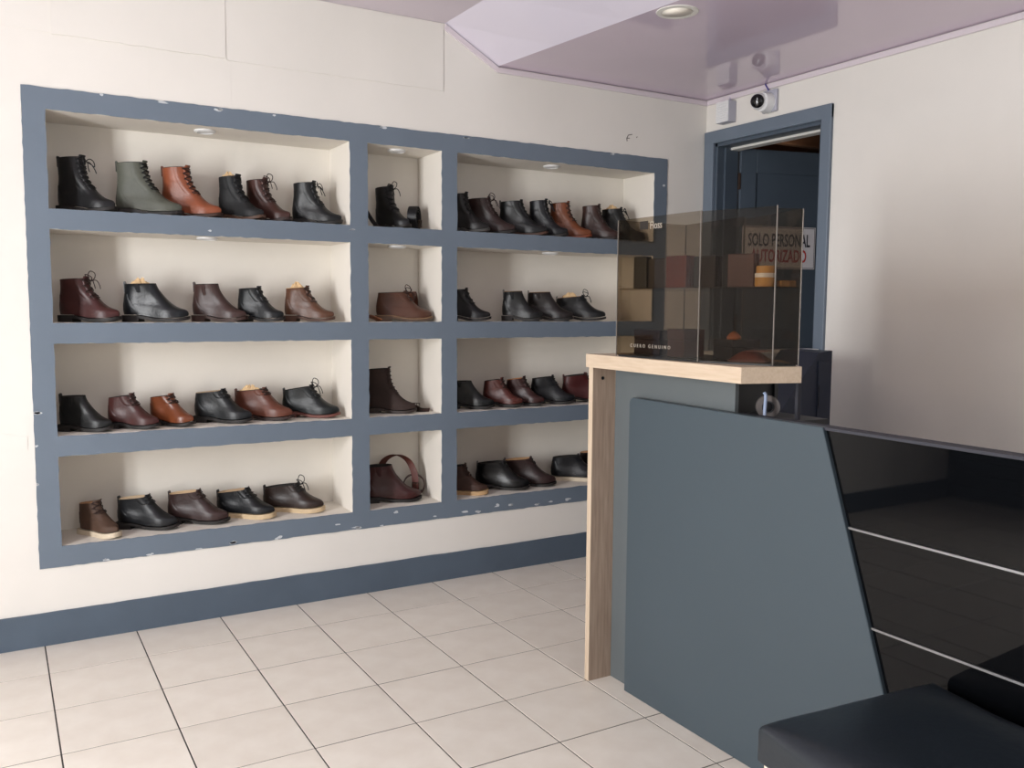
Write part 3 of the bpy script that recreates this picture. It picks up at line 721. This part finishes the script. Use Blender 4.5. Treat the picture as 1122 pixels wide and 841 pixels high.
cp('ledge', MB().extr([(sy(1.0105)-.001, 1.0105), (sy(1.018)-.001, 1.018), (-3.60, 1.018), (-3.60, 1.0105)], 0, 2.050, 2.071).box(2.0705, 2.112, -3.60, -1.886, 1.000, 1.016, .002), M_LEDGE)
cp('carcass', MB().box(2.0705, 2.092, -3.60, -1.886, .02, .999), M_DARKIN)
cp('plinth', MB().box(2.080, 2.11, -3.60, -2.6, 0, .0195), M_DARKIN)
cp('side_post', MB().box(2.212, 2.224, -2.0, -1.990, .70, ZC0), M_LEDGE)
cp('inner_board', MB().box(2.32, 2.335, -1.81, -1.305, 0, ZC0), M_DARKIN)
cp('cubby_back', MB().extr([(2.10, .9), (2.10, ZC0), (2.32, ZC0), (2.32, .9)], 1, -1.80, -1.785), M_DARKIN)
cp('cubby_shelf', MB().box(2.1125, 2.32, -2.02, -1.785, .985, 1.000), M_DARKIN)
# things in the open cubby under the raised top
cb = tag(MB().tube(catmull([(2.123, -1.958, 1.0025), (2.126, -1.956, 1.03), (2.134, -1.950, 1.07), (2.131, -1.946, 1.08)], 6), .005, 8).build('cable', mat('pale_blue_cable', '8a99b4', .3), None, smooth=True), 'thick pale blue cable end standing in the dark cubby under the counter top', 'cable')
tr = thing('tape_roll', 'grey roll of tape standing in the cubby under the counter top', 'tape', (2.165, -1.93, 1.0005))
pr = [(.018, -.012), (.034, -.012), (.034, .012), (.018, .012), (.018, -.012)]
m_ = MB().lathe(pr, 'y', 28, (0, 0, .034)); m_.f = m_.f[:-2]
m_.build('tape', mat('dull_tape', '5c5654', .6), tr, smooth=True, angle=40)
m_ = MB().lathe([(.014, -.013), (.018, -.013), (.018, .013), (.014, .013), (.014, -.013)], 'y', 28, (0, 0, .034)); m_.f = m_.f[:-2]
m_.build('core', M_DARKIN, tr, smooth=True, angle=40); tr.rotation_euler = (0, 0, R(-40))

# ------------------------------------------------------------------ smoked display case
zl = 1.162; zt = 1.606
A0, A1, B1, C1, D1, E1 = [Vector((*p, 0)) for p in ((1.985, -1.428), (2.003, -1.803), (2.078, -2.025), (2.150, -2.052), (2.235, -1.745), (2.275, -1.428))]
cc = Vector((2.13, -1.72, zl))
case = thing('display_case', 'smoked acrylic display case with many sides on the pale oak counter top', 'display case', cc)
kp = lambda n, mb, m, par=case, **k: mb.build(n, m, par, off=cc, **k)
def pane(n, p, q, z0, z1, th=.004):
    d = (q-p).normalized(); nn = Vector((d.y, -d.x, 0)); p = p + d*.002; q = q - d*.002
    v = [p, q, q - nn*th, p - nn*th]
    return kp(n, MB().prism([(a.x, a.y) for a in v], z0, z1), M_SMOKE)
fpane = pane('front_panel', A0, A1, zl+.004, zt); pane('corner_panel', A1, B1, zl+.004, zt-.002); pane('side_panel', B1, C1, zl+.004, zt-.008)
pane('back_panel', D1, E1, zl+.004, zt); pane('end_panel', E1, A0, zl+.004, zt); pane('return_panel', C1, D1, zl+.004, zt-.008)
for p, h in ((A0, 0), (A1, 0), (B1, 0), (C1, -.008), (D1, -.004), (E1, 0)):
    kp('edge_strip', MB().box(p.x-.0014, p.x+.0014, p.y-.0014, p.y+.0014, zl, zt+h), M_EDGE)
inset = [(cc + (p - Vector((cc.x, cc.y, 0)))*.975) for p in (A0, A1, B1, C1, D1, E1)]
kp('base', MB().prism([(p.x, p.y) for p in inset], zl, zl+.006), M_DARKIN)
kp('shelf', MB().prism([(p.x, p.y) for p in inset], 1.379, 1.384), M_SMOKE)
dA = (A1-A0).normalized(); nA = Vector((dA.y, -dA.x, 0))
def onA(s, z, d=.0008): return A0 + dA*s + nA*d + Vector((0, 0, z))
sq = kp('sticker', MB().add([onA(s, z, d) for d in (.0002, .0008) for s, z in ((.107, 1.568), (.145, 1.568), (.145, 1.594), (.107, 1.594))], [(0, 1, 2, 3), (7, 6, 5, 4), (0, 1, 5, 4), (1, 2, 6, 5), (2, 3, 7, 6), (3, 0, 4, 7)]), mat('brown_sticker', '1c140b', .7), fpane)
text('lettering', 'Floss', .034, M_LETTER, fpane, Matrix.Translation(-cc) @ basis(onA(.182, 1.578), dA, (0, 0, 1)), xs=.82)
text('lettering', 'CUERO GENUINO', .0155, M_LETTER, fpane, Matrix.Translation(-cc) @ basis(onA(.165, 1.200), dA, (0, 0, 1)), xs=.95, space=1.75)
# goods in the case
def wallet(label, cx, cy, z, w_, h, t, rot, col, stand=True, cat='wallet', name='leather_wallet'):
    r_ = thing(name, label, cat, (cx, cy, z), R(rot), 'leather goods in the smoked case')
    lm = leather(col, .45)
    for s in (-1, 1):
        MB().box(-w_/2, w_/2, s*t*.27-t*.22, s*t*.27+t*.22, 0, h, .003).build('cover', lm, r_)
    MB().box(-w_/2+.001, -w_/2+.008, -t*.48, t*.48, .001, h-.001, .003).build('spine', lm, r_)
    return r_
zs = 1.3845
wallet('dark olive leather wallet standing at the far left of the case shelf', 2.06, -1.464, zs, .052, .105, .03, -75, '2f2c24')
wallet('grey brown leather wallet standing left of the red brown one in the case', 2.07, -1.545, zs, .075, .095, .035, -80, '3c332b')
wallet('bright red brown leather wallet standing in the middle of the case shelf', 2.07, -1.640, zs, .085, .100, .045, -84, '64261c')
wallet('black leather wallet right of the red brown wallet on the case shelf', 2.10, -1.732, zs, .080, .096, .04, -80, '1d1716')
wallet('dark red leather pouch at the right of the case shelf', 2.15, -1.83, zs, .085, .10, .04, -70, '4a2622')
t = thing('tan_roll', 'rolled tan leather strap with white paper band on the case shelf', 'leather roll', (2.112, -1.955, zs), R(10), 'leather goods in the smoked case')
MB().lathe([(.001, 0), (.028, .0), (.029, .003), (.029, .026)], n=24).build('roll', mat('tan_roll', 'c4944e', .6, var=.15, vscale=40), t, smooth=True, angle=40)
MB().lathe([(.0285, .026), (.0296, .0265), (.0296, .0375), (.0285, .038)], n=24).build('paper_band', M_WHITE, t, smooth=True, angle=40)
MB().lathe([(.0255, .038), (.0255, .057), (.023, .059), (.001, .059)], n=24).build('roll', mat('tan_roll', 'c4944e', .6), t, smooth=True, angle=40)
t = tag(MB().box(-.024, .024, -.014, .014, 0, .018, .003).build('tan_strap', mat('tan_strap', '9a7440', .6, var=.2, vscale=40), None), 'small flat tan leather piece right of the banded roll', 'leather piece', 'leather goods in the smoked case')
t.location = (2.165, -1.985, zs); t.rotation_euler = (0, 0, R(-20))
zb = zl + .0065
def box_thing(name, label, cat, cx, cy, z, a, b, h, rot, col, lid=True):
    r_ = thing(name, label, cat, (cx, cy, z), R(rot), 'leather goods in the smoked case'); lm = leather(col, .5)
    MB().box(-a/2, a/2, -b/2, b/2, 0, h*.62, .003).build('body', lm, r_); MB().box(-a/2-.001, a/2+.001, -b/2-.001, b/2+.001, h*.62, h, .003).build('lid', lm, r_)
    return r_
box_thing('gift_box', 'long dark maroon box at the far left of the case floor', 'box', 2.08, -1.51, zb, .07, .13, .082, 0, '2c1a1c')
box_thing('gift_box', 'red brown box in the middle of the case floor', 'box', 2.085, -1.655, zb, .08, .085, .088, -4, '3f1f1c')
box_thing('gift_box', 'black box behind the reddish pouch on the case floor', 'box', 2.15, -1.81, zb, .10, .10, .06, -10, '18161a')
wl_ = thing('leather_pouch', 'flat reddish brown leather pouch on the case floor near the front corner', 'pouch', (2.112, -1.905, zb), R(-62), 'leather goods in the smoked case')
m_ = MB(); V = []; F = []
for i in range(9):
    for j in range(7):
        u, v = i/8*2-1, j/6*2-1; hh = .028*(1-abs(u)**2.5)*(1-abs(v)**2.5) + .004; V.append((u*.055, v*.038, hh))
for i in range(9):
    for j in range(7): V.append(((i/8*2-1)*.055, (j/6*2-1)*.038, 0))
for b in (0, 63): F += [(b+i*7+j, b+i*7+j+1, b+i*7+j+8, b+i*7+j+7) for i in range(8) for j in range(6)]
F += [(i*7, i*7+7, 63+i*7+7, 63+i*7) for i in range(8)] + [(i*7+6, i*7+13, 63+i*7+13, 63+i*7+6) for i in range(8)] + [(j, j+1, 64+j, 63+j) for j in range(6)] + [(56+j, 57+j, 120+j, 119+j) for j in range(6)]
m_.add(V, F).build('body', leather('6a3528', .4), wl_, smooth=True, angle=50)
MB().box(.0, .056, -.039, .039, .030, .033, .001).build('flap', leather('6a3528', .4), wl_)
kf = tag(MB().lathe([(.002, 0), (.020, .001), (.022, .008), (.014, .018), (.004, .026)], n=10).build('key_fob', leather('a05f34', .45), None, smooth=True), 'small orange brown leather fob on top of the dark box in the case', 'key fob', 'leather goods in the smoked case')
kf.location = (2.110, -1.84, zb + .0602)

# ------------------------------------------------------------------ bench
bl = Vector((1.522, -2.543, 0))
bench = thing('bench', 'black leatherette bench with gold printed base in front of the black glass counter', 'bench', bl, R(-5))
bw, bd, zt_, zb_ = .51, 1.35, .486, .403
V = []; F = []; nu, nv = 26, 44
def prof(d, rr): return 0 if d >= rr else rr - math.sqrt(max(0, rr*rr - (rr-d)**2))
for i in range(nu+1):
    for j in range(nv+1):
        a = .5-.5*math.cos(math.pi*i/nu); b = .5-.5*math.cos(math.pi*j/nv); x = a*bw; y = -b*bd
        dx, dy = min(x, bw-x), min(-y, bd+y)
        z = zt_ - .008 + .012*min(1, dx/.12)**.6*min(1, dy/.12)**.6 - prof(dx, .012 + .040*min(1, dy/.16)**.8)*.62 - prof(dy, .008) + .0015*noise.noise(Vector((x*9, y*7, 0)))
        V.append((x, y, z))
w_ = nv+1
F = [(i*w_+j, i*w_+j+1, (i+1)*w_+j+1, (i+1)*w_+j) for i in range(nu) for j in range(nv)]
bd_i = [j for j in range(w_)] + [i*w_+nv for i in range(1, nu+1)] + [nu*w_+j for j in range(nv-1, -1, -1)] + [i*w_ for i in range(nu-1, 0, -1)]
n0 = len(V)
for k in bd_i: V.append((V[k][0], V[k][1], zb_))
nb = len(bd_i)
F += [(bd_i[k], bd_i[(k+1) % nb], n0+(k+1) % nb, n0+k) for k in range(nb)] + [tuple(range(n0, n0+nb))]
MB().add(V, F).build('cushion', M_LEATHERB, bench, smooth=True, angle=60)
MB().box(.008, bw-.008, -bd+.008, -.008, .10, zb_-.001, .004).build('base', M_PATTERN, bench)
MB().tube([(.004, -.004, zb_), (bw-.004, -.004, zb_)], .004, 6).tube([(.004, -.004, zb_), (.004, -bd+.004, zb_)], .004, 6).build('piping', M_LEATHERB, bench, smooth=True)
for x in (.05, bw-.05):
    for y in (-.05, -bd+.05): MB().lathe([(.016, 0), (.024, .10)], n=14, o=(x, y, 0)).build('leg', M_BLACKP, bench, smooth=True, angle=40)

# ------------------------------------------------------------------ things by the door
t = thing('navy_cabinet', 'dark navy cabinet with a sloping top standing behind the counter by the right wall', 'cabinet', (3.13, -1.1, 0))
MB().extr([(2.96, 0), (2.96, .845), (3.233, 1.138), (3.312, 1.144), (3.312, 0)], 1, -1.2, -.98).build('body', M_NAVY, t, off=t.location)
MB().box(3.225, 3.305, -1.206, -1.2, .05, 1.10, .002).build('door', M_NAVY, t, off=t.location)
MB().box(3.228, 3.231, -1.209, -1.2, .90, 1.0).build('handle', M_DARKIN, t, off=t.location)
t = thing('half_height_panel', 'pale grey half-height panel standing across the doorway behind the navy cabinet', 'panel', (3.3, -.78, 0))
MB().box(2.85, 3.635, -.83, -.80, 0, 1.115, .003).build('board', M_GREYP, t, off=t.location)
MB().box(2.84, 3.638, -.85, -.78, 1.115, 1.130, .003).build('cap', M_WHITE, t, off=t.location)
for x in (2.87, 3.615): MB().box(x-.02, x+.02, -.90, -.73, 0, .03, .003).build('foot', M_GREYP, t, off=t.location)

cmt = thing('security_camera', 'white dome security camera with dark lens above the door', 'security camera', (XR, -.465, 2.365))
MB().box(-.018, 0, -.058, .040, -.052, .060, .006).build('backplate', M_GREYP, cmt)
bl_ = MB().lathe([(.052, 0), (.050, -.030), (.046, -.050)], 'x', 26, (-.012, .0, -.004)).build('base', M_WHITE, cmt, smooth=True, angle=40)
ax = Vector((-.62, -.36, -.10)).normalized(); q = ax.to_track_quat('Z', 'Y').to_matrix().to_4x4()
prf = [(.001, -.042)] + [(.042*math.sin(a), -.042*math.cos(a)) for a in [k*math.pi/14 for k in range(1, 11)]]
m_ = MB().lathe(prf, 'z', 28); m_.v = [tuple((q @ Vector(p)) + Vector((-.068, .012, .0))) for p in m_.v]; m_.build('ball', M_WHITE, cmt, smooth=True, angle=60)
m_ = MB().lathe([(.033, .024), (.034, .030), (.029, .037), (.015, .041), (.001, .042)], 'z', 28); m_.v = [tuple((q @ Vector(p)) + Vector((-.068, .012, .0))) for p in m_.v]; m_.build('lens', M_BLACKP, cmt, smooth=True, angle=60)
MB().tube(catmull([(-.012, -.004, .050), (-.016, .006, .070), (-.014, .022, .092), (-.008, .026, .097)], 5), .004, 6).build('cable', M_CABLE, cmt, smooth=True)
al = thing('alarm_siren', 'white louvred alarm box in the corner above the door', 'alarm', (XR, -.180, 2.308))
MB().box(-.055, 0, -.048, .046, 0, .112, .005).build('housing', M_GREYP, al)
MB().box(-.060, -.054, -.046, .044, .002, .110, .002).build('cover', M_WHITE, al)
for k in range(8): MB().box(-.0635, -.059, -.040, .038, .010+k*.0118, .0165+k*.0118, .0015).build('louvre_slat', M_WHITE, al)
MB().tube([(-.010, -.012, .111), (-.012, -.010, .130), (-.008, -.008, .150)], .0018, 5).build('wire', M_CABLE, al)

dl = thing('ceiling_downlight', 'round recessed downlight, switched off, in the glossy lavender ceiling', 'light', (2.533, -1.053, ZS))
m_ = MB().lathe([(.082, 0), (.080, -.003), (.062, -.004), (.060, -.002), (.082, 0)], 'z', 36); m_.f = m_.f[:-2]
m_.build('trim_ring', M_WHITEW, dl, smooth=True, angle=40)
MB().lathe([(.0605, -.0030), (.001, -.0055)], 'z', 36).build('diffuser', M_LENS, dl, smooth=True)

# sign on the open door leaf
sg_o = H0 + leaf_dir*.255 - leaf_n*.0045 + Vector((0, 0, 1.665))
sg = thing('sign', 'white staff-only sign with black and red capitals hung on the open blue door', 'sign', sg_o)
sgm = basis((0, 0, 0), leaf_dir, (0, 0, 1))
def sgbox(n, x0, x1, y0, y1, z0, z1, m, par=sg):
    b = MB().box(x0, x1, y0, y1, z0, z1, .0005); b.v = [tuple(sgm @ Vector(p)) for p in b.v]; return b.build(n, m, par)
bdv = sgbox('board', -.235, .235, -.118, .118, -.002, .002, mat('sign_white', 'd2cfd2', .4))
for z in (-.112, .112): sgbox('border', -.230, .230, z-.0015, z+.0015, .0018, .0026, mat('sign_ink', '22242c', .5), bdv)
for x in (-.229, .229): sgbox('border', x-.0015, x+.0015, -.111, .111, .0018, .0026, mat('sign_ink', '22242c', .5), bdv)
text('lettering', 'SOLO PERSONAL', .098, mat('sign_ink', '22242c', .5), bdv, sgm @ Matrix.Translation((.0, .038, .0024)), xs=.53, bold=.0018)
text('lettering', 'AUTORIZADO', .098, mat('sign_red', 'a8261f', .5), bdv, sgm @ Matrix.Translation((.0, -.050, .0024)), xs=.56, bold=.0018)
